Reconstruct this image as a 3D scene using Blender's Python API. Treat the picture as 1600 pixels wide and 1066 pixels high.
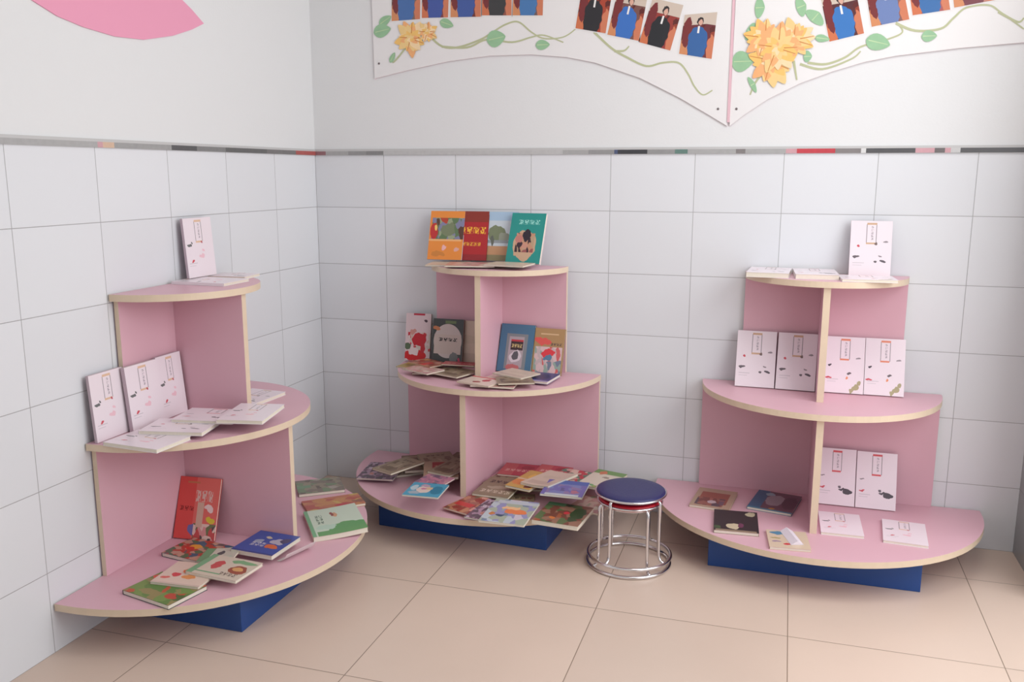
import bpy, math, random
from mathutils import Vector, Matrix
for o in list(bpy.data.objects): bpy.data.objects.remove(o)
sc = bpy.context.scene
C = sc.collection
PI = math.pi

# ---------------------------------------------------------------- camera
cam_d = bpy.data.cameras.new('camera'); cam = bpy.data.objects.new('camera', cam_d); C.objects.link(cam)
cam_d.sensor_width = 36; cam_d.lens = 36*1388.8/1600; cam_d.clip_start = .05
_y, _p, _r = .2995, -.1877, -.0018
cam.matrix_world = (Matrix.Translation((2.0062, -3.5575, 1.4026)) @ Matrix.Rotation(_y, 4, 'Z') @ Matrix.Rotation(_p, 4, 'X')
                    @ Matrix.Rotation(_r, 4, 'Y') @ Matrix.Rotation(PI/2, 4, 'X'))
sc.camera = cam

# ---------------------------------------------------------------- light
sc.view_settings.view_transform = 'Standard'; sc.view_settings.look = 'None'
sc.view_settings.gamma = 1; sc.view_settings.use_curve_mapping = False
sc.view_settings.exposure = 0.0
W = bpy.data.worlds.new('daylight'); sc.world = W; W.use_nodes = True
W.node_tree.nodes['Background'].inputs[0].default_value = (.93, .96, 1, 1)
W.node_tree.nodes['Background'].inputs[1].default_value = .92

def area(name, loc, direction, sx, sy, power, col):
    d = bpy.data.lights.new(name, 'AREA'); d.shape = 'RECTANGLE'; d.size = sx; d.size_y = sy
    d.energy = power; d.color = col
    o = bpy.data.objects.new(name, d); C.objects.link(o); o.location = loc
    o.rotation_euler = Vector(direction).to_track_quat('-Z', 'Y').to_euler(); return o
# daylight outside the tall opening in the right wall: sky above, bright ground below
area('daylight_sky', (3.4, -1.6, 2.1), (-1, .12, -.3), 2.1, 1.2, 30, (.97, .985, 1))
area('daylight_ground', (3.4, -1.6, 1.0), (-1, .12, 0), 2.1, 1.0, 11, (.98, .985, 1))
# ceiling lamp on the right side of the room
area('ceiling_lamp', (2.3, -1.2, 2.92), (0, 0, -1), .9, .9, 13, (1, .985, .97))
# added spot, brightening the floor beside the opening like steep soft sunlight
sd = bpy.data.lights.new('floor_patch_spot', 'SPOT'); sd.energy = 54; sd.spot_size = math.radians(38); sd.spot_blend = 1; sd.shadow_soft_size = .25; sd.color = (.95, .98, 1)
so = bpy.data.objects.new('floor_patch_spot', sd); C.objects.link(so); so.location = (3.8, -1.75, 2.6)
so.rotation_euler = (Vector((2.88, -1.46, 0))-Vector(so.location)).to_track_quat('-Z', 'Y').to_euler()

# ---------------------------------------------------------------- materials
def lin(c):
    return tuple((v/255/12.92 if v/255 <= .04045 else ((v/255+.055)/1.055)**2.4) for v in c[:3]) + (1,)
def mat(name, c, rough=.6, metal=0, spec=.5, bump=0, bscale=40, vary=0, vscale=3):
    m = bpy.data.materials.new(name); m.use_nodes = True
    nt = m.node_tree; b = nt.nodes['Principled BSDF']
    b.inputs['Base Color'].default_value = lin(c); b.inputs['Roughness'].default_value = rough
    b.inputs['Metallic'].default_value = metal; b.inputs['Specular IOR Level'].default_value = spec
    tc = nt.nodes.new('ShaderNodeTexCoord')
    if vary:
        n = nt.nodes.new('ShaderNodeTexNoise'); n.inputs['Scale'].default_value = vscale; n.inputs['Detail'].default_value = 5
        nt.links.new(tc.outputs['Object'], n.inputs['Vector'])
        mx = nt.nodes.new('ShaderNodeMix'); mx.data_type = 'RGBA'
        a = lin(c); mx.inputs[6].default_value = tuple(v*(1-vary) for v in a[:3]) + (1,)
        mx.inputs[7].default_value = tuple(min(1, v*(1+vary)) for v in a[:3]) + (1,)
        nt.links.new(n.outputs['Fac'], mx.inputs[0]); nt.links.new(mx.outputs[2], b.inputs['Base Color'])
    if bump:
        n = nt.nodes.new('ShaderNodeTexNoise'); n.inputs['Scale'].default_value = bscale
        nt.links.new(tc.outputs['Object'], n.inputs['Vector'])
        bp = nt.nodes.new('ShaderNodeBump'); bp.inputs['Strength'].default_value = bump; bp.inputs['Distance'].default_value = .002
        nt.links.new(n.outputs['Fac'], bp.inputs['Height']); nt.links.new(bp.outputs['Normal'], b.inputs['Normal'])
    return m

def tile_mat(name, c, grout, w, h, mortar, rough, ox=0, oy=0, vary=.02, spec=.5, stain=0):
    m = mat(name, c, rough, spec=spec); nt = m.node_tree; b = nt.nodes['Principled BSDF']
    uv = nt.nodes.new('ShaderNodeUVMap'); uv.uv_map = 'UVMap'
    mp = nt.nodes.new('ShaderNodeMapping'); mp.inputs['Location'].default_value = (ox, oy, 0)
    nt.links.new(uv.outputs[0], mp.inputs[0])
    br = nt.nodes.new('ShaderNodeTexBrick'); br.offset = 0; br.squash = 1
    br.inputs['Scale'].default_value = 1; br.inputs['Brick Width'].default_value = w; br.inputs['Row Height'].default_value = h
    br.inputs['Mortar Size'].default_value = mortar; br.inputs['Mortar Smooth'].default_value = .3
    a = lin(c); br.inputs['Color1'].default_value = tuple(v*(1-vary) for v in a[:3]) + (1,)
    br.inputs['Color2'].default_value = tuple(min(1, v*(1+vary)) for v in a[:3]) + (1,)
    br.inputs['Mortar'].default_value = lin(grout)
    nt.links.new(mp.outputs[0], br.inputs['Vector'])
    out = br.outputs['Color']
    if stain:
        n = nt.nodes.new('ShaderNodeTexNoise'); n.inputs['Scale'].default_value = 2.3; n.inputs['Detail'].default_value = 8
        nt.links.new(uv.outputs[0], n.inputs['Vector'])
        mx = nt.nodes.new('ShaderNodeMix'); mx.data_type = 'RGBA'; mx.blend_type = 'MULTIPLY'
        mx.inputs[0].default_value = stain
        nt.links.new(out, mx.inputs[6]); nt.links.new(n.outputs['Color'], mx.inputs[7])
        rg = nt.nodes.new('ShaderNodeMapRange'); rg.inputs[3].default_value = .75; rg.inputs[4].default_value = 1.1
        nt.links.new(n.outputs['Fac'], rg.inputs[0])
        cb = nt.nodes.new('ShaderNodeCombineColor')
        for k in range(3): nt.links.new(rg.outputs[0], cb.inputs[k])
        nt.links.new(cb.outputs[0], mx.inputs[7]); out = mx.outputs[2]
    nt.links.new(out, b.inputs['Base Color'])
    bp = nt.nodes.new('ShaderNodeBump'); bp.inputs['Strength'].default_value = .6; bp.inputs['Distance'].default_value = .001; bp.invert = True
    nt.links.new(br.outputs['Fac'], bp.inputs['Height']); nt.links.new(bp.outputs['Normal'], b.inputs['Normal'])
    return m

def art(name, base, layers, rough=.35):
    """printed cover: layers drawn over a base colour in the cover's own UV space"""
    m = mat(name, base, rough); nt = m.node_tree; b = nt.nodes['Principled BSDF']; N = nt.nodes.new; L = nt.links.new
    uv = N('ShaderNodeUVMap'); uv.uv_map = 'UVMap'
    cur = None
    def vm(op, a, v):
        n = N('ShaderNodeVectorMath'); n.operation = op; L(a, n.inputs[0])
        if v is not None: n.inputs[1].default_value = v
        return n
    def ma(op, a, v):
        n = N('ShaderNodeMath'); n.operation = op; L(a, n.inputs[0])
        if isinstance(v, (int, float)): n.inputs[1].default_value = v
        elif v is not None: L(v, n.inputs[1])
        return n.outputs[0]
    def rect(src, u0, v0, u1, v1):
        d = vm('ABSOLUTE', vm('SUBTRACT', src, ((u0+u1)/2, (v0+v1)/2, 0)).outputs[0], None)
        d = vm('SUBTRACT', d.outputs[0], ((u1-u0)/2, (v1-v0)/2, 9))
        s = N('ShaderNodeSeparateXYZ'); L(d.outputs[0], s.inputs[0])
        return ma('LESS_THAN', ma('MAXIMUM', s.outputs[0], s.outputs[1]), 0)
    wn = N('ShaderNodeTexNoise'); wn.inputs['Scale'].default_value = 5; L(uv.outputs[0], wn.inputs['Vector'])
    wv = vm('MULTIPLY', vm('SUBTRACT', wn.outputs['Color'], (.5, .5, .5)).outputs[0], (.16, .16, 0))
    wa = N('ShaderNodeVectorMath'); wa.operation = 'ADD'; L(uv.outputs[0], wa.inputs[0]); L(wv.outputs[0], wa.inputs[1])
    for ly in layers:
        k, col = ly[0], ly[1]; colsock = None
        if k == 'r': fac = rect(uv.outputs[0], *ly[2:6])
        elif k in 'ew':
            u, v, ru, rv = ly[2:6]
            d = vm('SUBTRACT', (uv if k == 'e' else wa).outputs[0], (u, v, 0)); d = vm('DIVIDE', d.outputs[0], (ru, rv, 1))
            ln = N('ShaderNodeVectorMath'); ln.operation = 'LENGTH'; L(d.outputs[0], ln.inputs[0])
            fac = ma('LESS_THAN', ln.outputs['Value'], 1.0)
        elif k == 't':
            u0, v0, u1, v1, nc, nr = ly[2:8]
            d = vm('SUBTRACT', uv.outputs[0], (u0, v0, 0)); d = vm('MULTIPLY', d.outputs[0], (nc/(u1-u0), nr/(v1-v0), 1))
            fr = vm('FRACTION', d.outputs[0], None)
            cell = rect(fr.outputs[0], .1, .12, .9, .88)
            px = vm('FLOOR', vm('MULTIPLY', d.outputs[0], (6, 6, 0)).outputs[0], None)
            w = N('ShaderNodeTexWhiteNoise'); w.noise_dimensions = '3D'; L(px.outputs[0], w.inputs['Vector'])
            fac = ma('MULTIPLY', ma('MULTIPLY', rect(uv.outputs[0], u0, v0, u1, v1), cell), ma('GREATER_THAN', w.outputs['Value'], .42))
        elif k == 'n':
            fac = rect(uv.outputs[0], *ly[2:6])
            vo = N('ShaderNodeTexVoronoi'); vo.inputs['Scale'].default_value = ly[6]; L(wa.outputs[0], vo.inputs['Vector'])
            rp = N('ShaderNodeValToRGB'); rp.color_ramp.interpolation = 'CONSTANT'
            while len(rp.color_ramp.elements) < len(col): rp.color_ramp.elements.new(.5)
            for i, cc in enumerate(col):
                rp.color_ramp.elements[i].position = .16+.68*i/len(col) if i else 0; rp.color_ramp.elements[i].color = lin(cc)
            s = N('ShaderNodeSeparateColor'); L(vo.outputs['Color'], s.inputs[0]); L(s.outputs[0], rp.inputs[0]); colsock = rp.outputs[0]
        mx = N('ShaderNodeMix'); mx.data_type = 'RGBA'
        L(fac, mx.inputs[0])
        if cur: L(cur, mx.inputs[6])
        else: mx.inputs[6].default_value = lin(base)
        if colsock: L(colsock, mx.inputs[7])
        else: mx.inputs[7].default_value = lin(col)
        cur = mx.outputs[2]
    if cur: L(cur, b.inputs['Base Color'])
    return m

# ---------------------------------------------------------------- mesh helpers
class MB:
    def __init__(s): s.v = []; s.f = []; s.m = []; s.uv = []; s.sm = []
    def face(s, pts, m=0, uv=None, smooth=False):
        i = len(s.v); s.v += [tuple(p) for p in pts]; s.f.append(tuple(range(i, i+len(pts)))); s.m.append(m)
        s.uv.append(uv or [(0, 0)]*len(pts)); s.sm.append(smooth)
    def mesh(s, vs, fs, m=0, smooth=False):
        i = len(s.v); s.v += [tuple(p) for p in vs]
        for f in fs: s.f.append(tuple(i+k for k in f)); s.m.append(m); s.uv.append([(0, 0)]*len(f)); s.sm.append(smooth)
    def box(s, x0, x1, y0, y1, z0, z1, m=0, bv=0):
        vs = [(x, y, z) for z in (z0, z1) for x, y in ((x0, y0), (x1, y0), (x1, y1), (x0, y1))]
        s.mesh(vs, [(3, 2, 1, 0), (4, 5, 6, 7), (0, 1, 5, 4), (1, 2, 6, 5), (2, 3, 7, 6), (3, 0, 4, 7)], m)
    def prism(s, pts, z0, z1, mtop=0, mside=1, smooth=False):
        n = len(pts); vs = [(x, y, z0) for x, y in pts] + [(x, y, z1) for x, y in pts]
        s.mesh(vs, [tuple(range(n, 2*n)), tuple(range(n-1, -1, -1))], mtop)
        s.mesh(vs, [(i, (i+1) % n, n+(i+1) % n, n+i) for i in range(n)], mside, smooth)
    def tube(s, path, r, m=0, n=10, closed=False, caps=True):
        path = [Vector(p) for p in path]; k = len(path); vs = []; up = None
        for i, p in enumerate(path):
            t = (path[(i+1) % k]-path[i-1]) if (closed or 0 < i < k-1) else (path[1]-path[0] if i == 0 else path[-1]-path[-2])
            t.normalize()
            if up is None: up = t.orthogonal().normalized()
            up = (up - t*up.dot(t)).normalized(); b = t.cross(up)
            vs += [p + (up*math.cos(2*PI*j/n)+b*math.sin(2*PI*j/n))*r for j in range(n)]
        fs = []
        for i in range(k if closed else k-1):
            for j in range(n): fs.append((i*n+j, i*n+(j+1) % n, ((i+1) % k)*n+(j+1) % n, ((i+1) % k)*n+j))
        if closed:  # re-aim last ring join: frames of a planar ring agree, nothing to do
            pass
        elif caps: fs += [tuple(range(n-1, -1, -1)), tuple((k-1)*n+j for j in range(n))]
        s.mesh(vs, fs, m, True)
    def lathe(s, prof, m=0, n=48, smooth=True):
        vs = [(r*math.cos(2*PI*j/n), r*math.sin(2*PI*j/n), z) for r, z in prof for j in range(n)]
        fs = [(i*n+j, i*n+(j+1) % n, (i+1)*n+(j+1) % n, (i+1)*n+j) for i in range(len(prof)-1) for j in range(n)]
        s.mesh(vs, fs, m, smooth)
    def build(s, name, mats, parent=None, loc=(0, 0, 0), rot=(0, 0, 0), bevel=0, warp=None):
        vs = s.v if not warp else [(x, y, z+warp(x, y)) for x, y, z in s.v]
        me = bpy.data.meshes.new(name); me.from_pydata(vs, [], s.f)
        for mt in mats: me.materials.append(mt)
        ul = me.uv_layers.new(name='UVMap'); k = 0
        for p, m, uv, sm in zip(me.polygons, s.m, s.uv, s.sm):
            p.material_index = m; p.use_smooth = sm
            for q in uv: ul.data[k].uv = q; k += 1
        me.update()
        o = bpy.data.objects.new(name, me); C.objects.link(o); o.location = loc; o.rotation_euler = rot
        if parent: o.parent = parent
        if bevel:
            md = o.modifiers.new('bevel', 'BEVEL'); md.width = bevel; md.segments = 2; md.limit_method = 'ANGLE'
        return o
def empty(name, loc, rz=0):
    o = bpy.data.objects.new(name, None); C.objects.link(o); o.location = loc; o.rotation_euler = (0, 0, rz); o.empty_display_size = .05; return o
def tag(o, label, cat, group=None):
    o['label'] = label; o['category'] = cat
    if group: o['group'] = group
    return o
def struct(o): o['kind'] = 'structure'; return o

# ---------------------------------------------------------------- the room
M_tile = tile_mat('glazed_wall_tile', (226, 228, 232), (172, 172, 174), .3294, .25, .0013, .22, spec=.35)
M_floor = tile_mat('beige_floor_tile', (218, 196, 180), (148, 128, 112), .6, .6, .0016, .30, ox=.325, oy=.3, vary=.03, spec=.4, stain=.35)
M_paint = mat('white_wall_paint', (227, 228, 229), .85, bump=.15, bscale=120)
M_ceil = mat('white_ceiling_paint', (230, 230, 228), .9)

def quad(name, pts, uvs, m):
    b = MB(); b.face(pts, 0, uvs); return struct(b.build(name, [m]))
X1 = 2.882; H = 3.0; YB = -5.2
def wall_tiled(name, tiles, paint):
    b = MB()
    for pts, uvs in tiles: b.face(pts, 0, uvs)
    for pts in paint: b.face(pts, 1)
    return struct(b.build(name, [M_tile, M_paint]))
quad('floor', [(0, YB, 0), (6, YB, 0), (6, 0, 0), (0, 0, 0)], [(0, YB), (6, YB), (6, 0), (0, 0)], M_floor)
quad('ceiling', [(0, 0, H), (X1, 0, H), (X1, YB, H), (0, YB, H)], None, M_ceil)
T = 1.478
wall_tiled('wall_back', [([(0, 0, 0), (X1, 0, 0), (X1, 0, T), (0, 0, T)], [(0, 0), (X1, 0), (X1, T), (0, T)])], [[(0, 0, T), (X1, 0, T), (X1, 0, H), (0, 0, H)]])
wall_tiled('wall_left', [([(0, YB, 0), (0, 0, 0), (0, 0, T), (0, YB, T)], [(YB, 0), (0, 0), (0, T), (YB, T)])], [[(0, YB, T), (0, 0, T), (0, 0, H), (0, YB, H)]])
# right wall: tiled pier, tall opening for daylight, wall beyond, header above
yo0, yo1, zo = -.42, -2.9, 2.7
M_pier = tile_mat('shaded_wall_tile', (150, 152, 154), (110, 110, 112), .3294, .25, .0013, .3, spec=.35)  # wall tile in a darker colour, standing in for the unlit side
b = MB()
def pier(ya, yb, za, zb, m=0): b.face([(X1, ya, za), (X1, yb, za), (X1, yb, zb), (X1, ya, zb)], m, [(-ya, za), (-yb, za), (-yb, zb), (-ya, zb)])
pier(0, yo0, 0, T); pier(0, yo0, T, H, 1); pier(yo0, yo1, zo, H, 1); pier(yo1, YB, 0, T); pier(yo1, YB, T, H, 1)
b.face([(X1, yo0, 0), (X1+.2, yo0, 0), (X1+.2, yo0, zo), (X1, yo0, zo)], 1)
b.face([(X1, yo1, 0), (X1, yo1, zo), (X1+.2, yo1, zo), (X1+.2, yo1, 0)], 1)
b.face([(X1, yo0, zo), (X1+.2, yo0, zo), (X1+.2, yo1, zo), (X1, yo1, zo)], 1)
struct(b.build('wall_right', [M_pier, M_paint]))

# unseen wall behind the photographer; sill and opening added to cut low light
b = MB()
def rear(xa, xb, za, zb): b.face([(xa, YB, za), (xa, YB, zb), (xb, YB, zb), (xb, YB, za)], 0)
rear(0, X1, 0, 1.1); rear(0, .2, 1.1, H); rear(X1-.2, X1, 1.1, H); rear(.2, X1-.2, 2.8, H)
struct(b.build('wall_front', [M_paint]))
# border strip between tile and paint, its reflections painted as fixed colour bands
M_lip = mat('border_lip', (196, 196, 196), .5)
strip_cols = {}
def sc_mat(c):
    if c not in strip_cols: strip_cols[c] = mat('border_reflection', c, .3, vary=.12, vscale=60)
    return strip_cols[c]
def border(name, brk, cols, axis):
    mats = [M_lip]; b = MB(); z0, z1, d = 1.474, 1.4995, .006
    def P(u, dd, z): return (u, -dd, z) if axis == 'x' else (dd, u, z)
    for i, c in enumerate(cols):
        mt = sc_mat(c)
        if mt not in mats: mats.append(mt)
        k = mats.index(mt); u0, u1 = brk[i], brk[i+1]; zm = z0+(z1-z0)*.66
        b.face([P(u0, d, z0), P(u1, d, z0), P(u1, d, zm), P(u0, d, zm)], k)
        b.face([P(u0, d, zm), P(u1, d, zm), P(u1, d, z1), P(u0, d, z1)], 0)
    u0, u1 = brk[0], brk[-1]
    b.face([P(u0, d, z1), P(u1, d, z1), P(u1, 0, z1), P(u0, 0, z1)], 0)
    b.face([P(u0, d, z0), P(u0, 0, z0), P(u1, 0, z0), P(u1, d, z0)], 0)
    return struct(b.build(name, mats))
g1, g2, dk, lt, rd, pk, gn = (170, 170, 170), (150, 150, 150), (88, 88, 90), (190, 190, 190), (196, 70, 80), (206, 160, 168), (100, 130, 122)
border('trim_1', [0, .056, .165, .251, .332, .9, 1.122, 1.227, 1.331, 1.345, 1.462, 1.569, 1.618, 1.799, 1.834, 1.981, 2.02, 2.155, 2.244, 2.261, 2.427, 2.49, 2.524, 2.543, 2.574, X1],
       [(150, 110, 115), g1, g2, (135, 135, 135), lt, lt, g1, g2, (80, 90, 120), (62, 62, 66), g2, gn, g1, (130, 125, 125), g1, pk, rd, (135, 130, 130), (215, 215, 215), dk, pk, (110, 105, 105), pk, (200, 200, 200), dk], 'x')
border('trim_2', [YB, -1.66, -1.35, -1.31, -1.288, -1.24, -.97, -.834, -.665, -.39, -.17, 0],
       [g1, g1, g1, pk, (214, 184, 160), (158, 158, 158), dk, (130, 130, 130), (100, 100, 100), (120, 118, 118), (176, 92, 88)], 'y')

# pink wall decoration on the left wall
PETAL = [(-1.566, 1.899), (-1.507, 1.861), (-1.421, 1.833), (-1.326, 1.818), (-1.196, 1.809), (-1.066, 1.817), (-0.922, 1.849), (-0.817, 1.884), (-0.748, 1.914), (-0.81, 1.95), (-0.859, 1.973), (-0.93, 2.021), (-1.0, 2.09), (-1.1, 2.17), (-1.25, 2.22), (-1.42, 2.2), (-1.55, 2.12), (-1.61, 2.0)]
b = MB(); n = len(PETAL)
b.mesh([(.004, y, z) for y, z in PETAL]+[(.0005, y, z) for y, z in PETAL], [tuple(range(n)), tuple(range(2*n-1, n-1, -1))]+[(i, n+i, n+(i+1) % n, (i+1) % n) for i in range(n)])
tag(b.build('wall_decoration', [mat('pink_foam_sheet', (236, 160, 188), .7)]), 'pink rounded petal-shaped cutout fixed on the upper left wall', 'wall decoration')

# ---------------------------------------------------------------- open-book photo board
M_sheet = mat('white_display_sheet', (233, 231, 231), .4)
M_pinkedge = mat('pink_sheet_edge', (226, 186, 196), .5)
EDGE_L = [(0.309, 1.792), (0.462, 1.821), (0.633, 1.849), (0.813, 1.865), (0.988, 1.864), (1.132, 1.849), (1.248, 1.824), (1.426, 1.761), (1.575, 1.686), (1.686, 1.622), (1.762, 1.576)]
EDGE_R = [(1.771, 1.576), (1.828, 1.62), (1.906, 1.672), (2.017, 1.726), (2.125, 1.764), (2.232, 1.794), (2.337, 1.812), (2.542, 1.831), (2.739, 1.842)]
PHOTOS = [[(0.385, 2.018), (0.512, 2.02), (0.518, 2.193), (0.39, 2.195)], [(0.52, 2.024), (0.635, 2.021), (0.643, 2.19), (0.526, 2.195)], [(0.646, 2.021), (0.776, 2.017), (0.779, 2.187), (0.651, 2.19)], [(0.781, 2.022), (0.905, 2.016), (0.907, 2.184), (0.785, 2.191)], [(0.91, 2.016), (1.034, 2.01), (1.038, 2.176), (0.915, 2.184)], [(1.167, 1.956), (1.287, 1.932), (1.313, 2.104), (1.195, 2.125)], [(1.294, 1.927), (1.417, 1.899), (1.448, 2.069), (1.333, 2.094)], [(1.419, 1.894), (1.538, 1.859), (1.582, 2.021), (1.466, 2.052)], [(1.572, 1.846), (1.694, 1.823), (1.708, 1.99), (1.588, 1.986)], [(2.11, 1.869), (2.225, 1.893), (2.184, 2.055), (2.066, 2.04)], [(2.249, 1.914), (2.371, 1.934), (2.33, 2.09), (2.212, 2.075)], [(2.381, 1.947), (2.5, 1.96), (2.465, 2.115), (2.346, 2.106)], [(2.512, 1.966), (2.638, 1.985), (2.611, 2.13), (2.484, 2.122)]]
VINES = [[(0.55, 1.955), (0.606, 1.91), (0.676, 1.903), (0.773, 1.929), (0.827, 1.956), (0.881, 1.983), (0.934, 1.99), (0.988, 1.949), (1.04, 1.923), (1.118, 1.925), (1.169, 1.954)], [(0.606, 1.908), (0.717, 1.901), (0.8, 1.928), (0.908, 1.914), (0.988, 1.93), (1.04, 1.935), (1.119, 1.905)], [(1.241, 1.939), (1.31, 1.877), (1.374, 1.839), (1.449, 1.805), (1.51, 1.815), (1.571, 1.813), (1.608, 1.772), (1.634, 1.725), (1.667, 1.693), (1.702, 1.709)], [(1.323, 1.864), (1.361, 1.865), (1.38, 1.881)], [(2.039, 1.798), (2.102, 1.791), (2.166, 1.812), (2.217, 1.847), (2.301, 1.868), (2.352, 1.892), (2.328, 1.928)], [(2.013, 1.794), (2.092, 1.774), (2.188, 1.806), (2.218, 1.832)], [(2.328, 1.923), (2.393, 1.895), (2.475, 1.898), (2.513, 1.932), (2.55, 1.964), (2.619, 1.969), (2.661, 1.942), (2.735, 1.886)], [(2.651, 1.946), (2.713, 1.91), (2.732, 1.922)], [(0.479, 1.946), (0.405, 1.867), (0.384, 1.852)], [(1.889, 1.775), (1.857, 1.731), (1.841, 1.689)], [(1.99, 1.806), (2.005, 1.738)]]
LEAVES = [(0.841, 1.931, 0.04, 0.032, 10), (1.035, 1.899, 0.029, 0.019, 0), (0.629, 1.997, 0.031, 0.018, -20), (0.341, 1.982, 0.04, 0.026, 10), (0.356, 2.022, 0.032, 0.018, 30), (0.385, 1.873, 0.023, 0.011, 60), (1.807, 1.81, 0.039, 0.037, 0), (1.86, 1.998, 0.018, 0.036, 0), (1.834, 1.914, 0.019, 0.032, -25), (2.005, 1.995, 0.018, 0.035, 20), (2.056, 1.957, 0.02, 0.039, 50), (2.085, 1.881, 0.026, 0.013, -10), (1.848, 1.726, 0.01, 0.032, 30), (2.274, 1.86, 0.042, 0.028, -15), (2.44, 1.875, 0.025, 0.019, 0), (2.038, 1.82, 0.015, 0.02, 0)]
FLOWERS = [[(0.47, 1.946), (0.533, 1.943)], [(0.545, 1.968), (0.584, 1.966)], [(1.91, 1.809), (1.99, 1.806)], [(1.985, 1.881), (2.052, 1.878)], [(1.883, 1.889), (1.945, 1.887)], [(1.931, 1.854), (2.009, 1.851)]]
PINS = [(0.322, 1.851), (1.726, 1.64), (1.794, 1.639)]

bd = tag(empty('photo_board', (1.766, 0, 1.58)), 'large white open-book shaped photo board with vines and flowers above the tiles', 'display board')
def local(pts): return [(x-1.766, z-1.58) for x, z in pts]
def sheet(edge, xe, flip):
    b = MB(); pts = local(edge + ([(xe, 2.43), (1.773, 2.30)] if flip else [(1.759, 2.30), (xe, 2.43)]))
    n = len(pts)
    if flip: pass
    b.mesh([(x, -.006, z) for x, z in pts]+[(x, -.0008, z) for x, z in pts], [tuple(range(n)), tuple(range(2*n-1, n-1, -1))], 0)
    b.mesh([(x, -.006, z) for x, z in pts]+[(x, -.0008, z) for x, z in pts], [(i, n+i, n+(i+1) % n, (i+1) % n) for i in range(n)], 1)
    return b.build('page_sheet', [M_sheet, M_pinkedge], bd)
sheet([(.300, 1.788)]+EDGE_L, .292, False)
sheet(EDGE_R+[(2.85, 1.838)], 2.86, True)
b = MB()
for x0, z0, x1, z1 in ((1.761, 1.59, 1.771, 2.30),):
    b.box(x0-1.766, x1-1.766, -.0085, -.0062, z0-1.58, z1-1.58)
b.build('center_fold', [M_pinkedge], bd)
def shape(b, pts, y, m=0):
    pts = local(pts); b.face([(x, y, z) for x, z in pts], m)
def photo_mat(i, robe, bg, hot):
    return art('graduate_photo', bg, [('n', [bg, (96, 40, 38), (150, 66, 50), bg], 0, 0, 1, 1, 7), ('r', (206, 190, 176), 0, .72, 1, 1), ('w', hot, .12, .12, .14, .3), ('w', (206, 124, 92), .92, .2, .12, .32),
            ('w', (120, 48, 50), .16, .55, .14, .4), ('w', robe, .5, .32, .3, .36), ('w', robe, .5, .12, .26, .2), ('w', (52, 44, 46), .52, .82, .11, .10), ('w', (214, 168, 150), .52, .79, .075, .07), ('r', (236, 232, 230), .47, .5, .53, .68)], .3)
RB = [((70, 110, 170), (120, 100, 96)), ((66, 88, 160), (120, 60, 70)), ((64, 90, 158), (110, 50, 48)), ((60, 60, 62), (140, 80, 66)), ((72, 120, 176), (110, 90, 92)),
      ((44, 42, 46), (170, 70, 50)), ((60, 112, 190), (120, 80, 74)), ((40, 40, 44), (150, 60, 54)), ((56, 100, 160), (110, 50, 56)),
      ((60, 120, 190), (90, 46, 50)), ((110, 130, 180), (140, 96, 90)), ((60, 110, 170), (170, 90, 90)), ((120, 60, 70), (190, 130, 116))]
for i, q in enumerate(PHOTOS):
    p = local(q); b = MB(); yy = -.0074
    cx = sum(a for a, _ in p)/4; cz = sum(a for _, a in p)/4
    big = [(cx+(x-cx)*1.06, cz+(z-cz)*1.04) for x, z in p]
    b.face([(x, yy+.0006, z) for x, z in big], 1)
    b.face([(x, yy, z) for x, z in p], 0, [(0, 0), (1, 0), (1, 1), (0, 1)])
    o = b.build('photo', [photo_mat(i, RB[i][0], RB[i][1], (206, 116, 78) if i % 2 else (210, 140, 96)), M_sheet], bd)
    o['label'] = 'printed photo of a person in a %s graduation gown' % ('black' if sum(RB[i][0]) < 200 else ('dark red' if RB[i][0][0] == 120 else 'blue'))
M_vine = mat('vine_print', (186, 190, 152), .5); M_leaf = mat('leaf_print', (150, 192, 152), .5, vary=.1, vscale=40); M_leaf2 = mat('vein_print', (190, 214, 170), .5)
def ribbon(b, pts, w, y, m=0):
    pts = local(pts)
    # smooth with Catmull-Rom
    q = []
    for i in range(len(pts)-1):
        p0 = pts[max(i-1, 0)]; p1 = pts[i]; p2 = pts[i+1]; p3 = pts[min(i+2, len(pts)-1)]
        for k in range(6):
            t = k/6
            q.append(tuple(.5*((2*p1[d])+(-p0[d]+p2[d])*t+(2*p0[d]-5*p1[d]+4*p2[d]-p3[d])*t*t+(-p0[d]+3*p1[d]-3*p2[d]+p3[d])*t**3) for d in (0, 1)))
    q.append(pts[-1]); vs = []
    for i, p in enumerate(q):
        a = q[max(i-1, 0)]; c = q[min(i+1, len(q)-1)]; dx, dz = c[0]-a[0], c[1]-a[1]; l = math.hypot(dx, dz) or 1
        ww = w*(1-.5*i/len(q)); vs += [(p[0]-dz/l*ww, y, p[1]+dx/l*ww), (p[0]+dz/l*ww, y, p[1]-dx/l*ww)]
    b.mesh(vs, [(2*i, 2*i+1, 2*i+3, 2*i+2) for i in range(len(q)-1)], m)
for i, vpts in enumerate(VINES):
    b = MB(); ribbon(b, vpts, .0045, -.0066-.00006*i); b.build('vine', [M_vine], bd)
for i, (x, z, rx, rz, rot) in enumerate(LEAVES):
    b = MB(); rr = math.radians(rot); pts = []
    for k in range(20):
        a = 2*PI*k/20; s = math.sin(a)*abs(math.sin(a))**.35*(1-.3*math.cos(a))
        px, pz = rx*math.cos(a), rz*s
        pts.append((x+px*math.cos(rr)-pz*math.sin(rr), z+px*math.sin(rr)+pz*math.cos(rr)))
    shape(b, pts, -.0078-.00004*i)
    ribbon(b, [(x-rx*.8*math.cos(rr), z-rx*.8*math.sin(rr)), (x, z), (x+rx*.8*math.cos(rr), z+rx*.8*math.sin(rr))], .002, -.0086, 1)
    b.build('leaf', [M_leaf, M_leaf2], bd)
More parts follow.
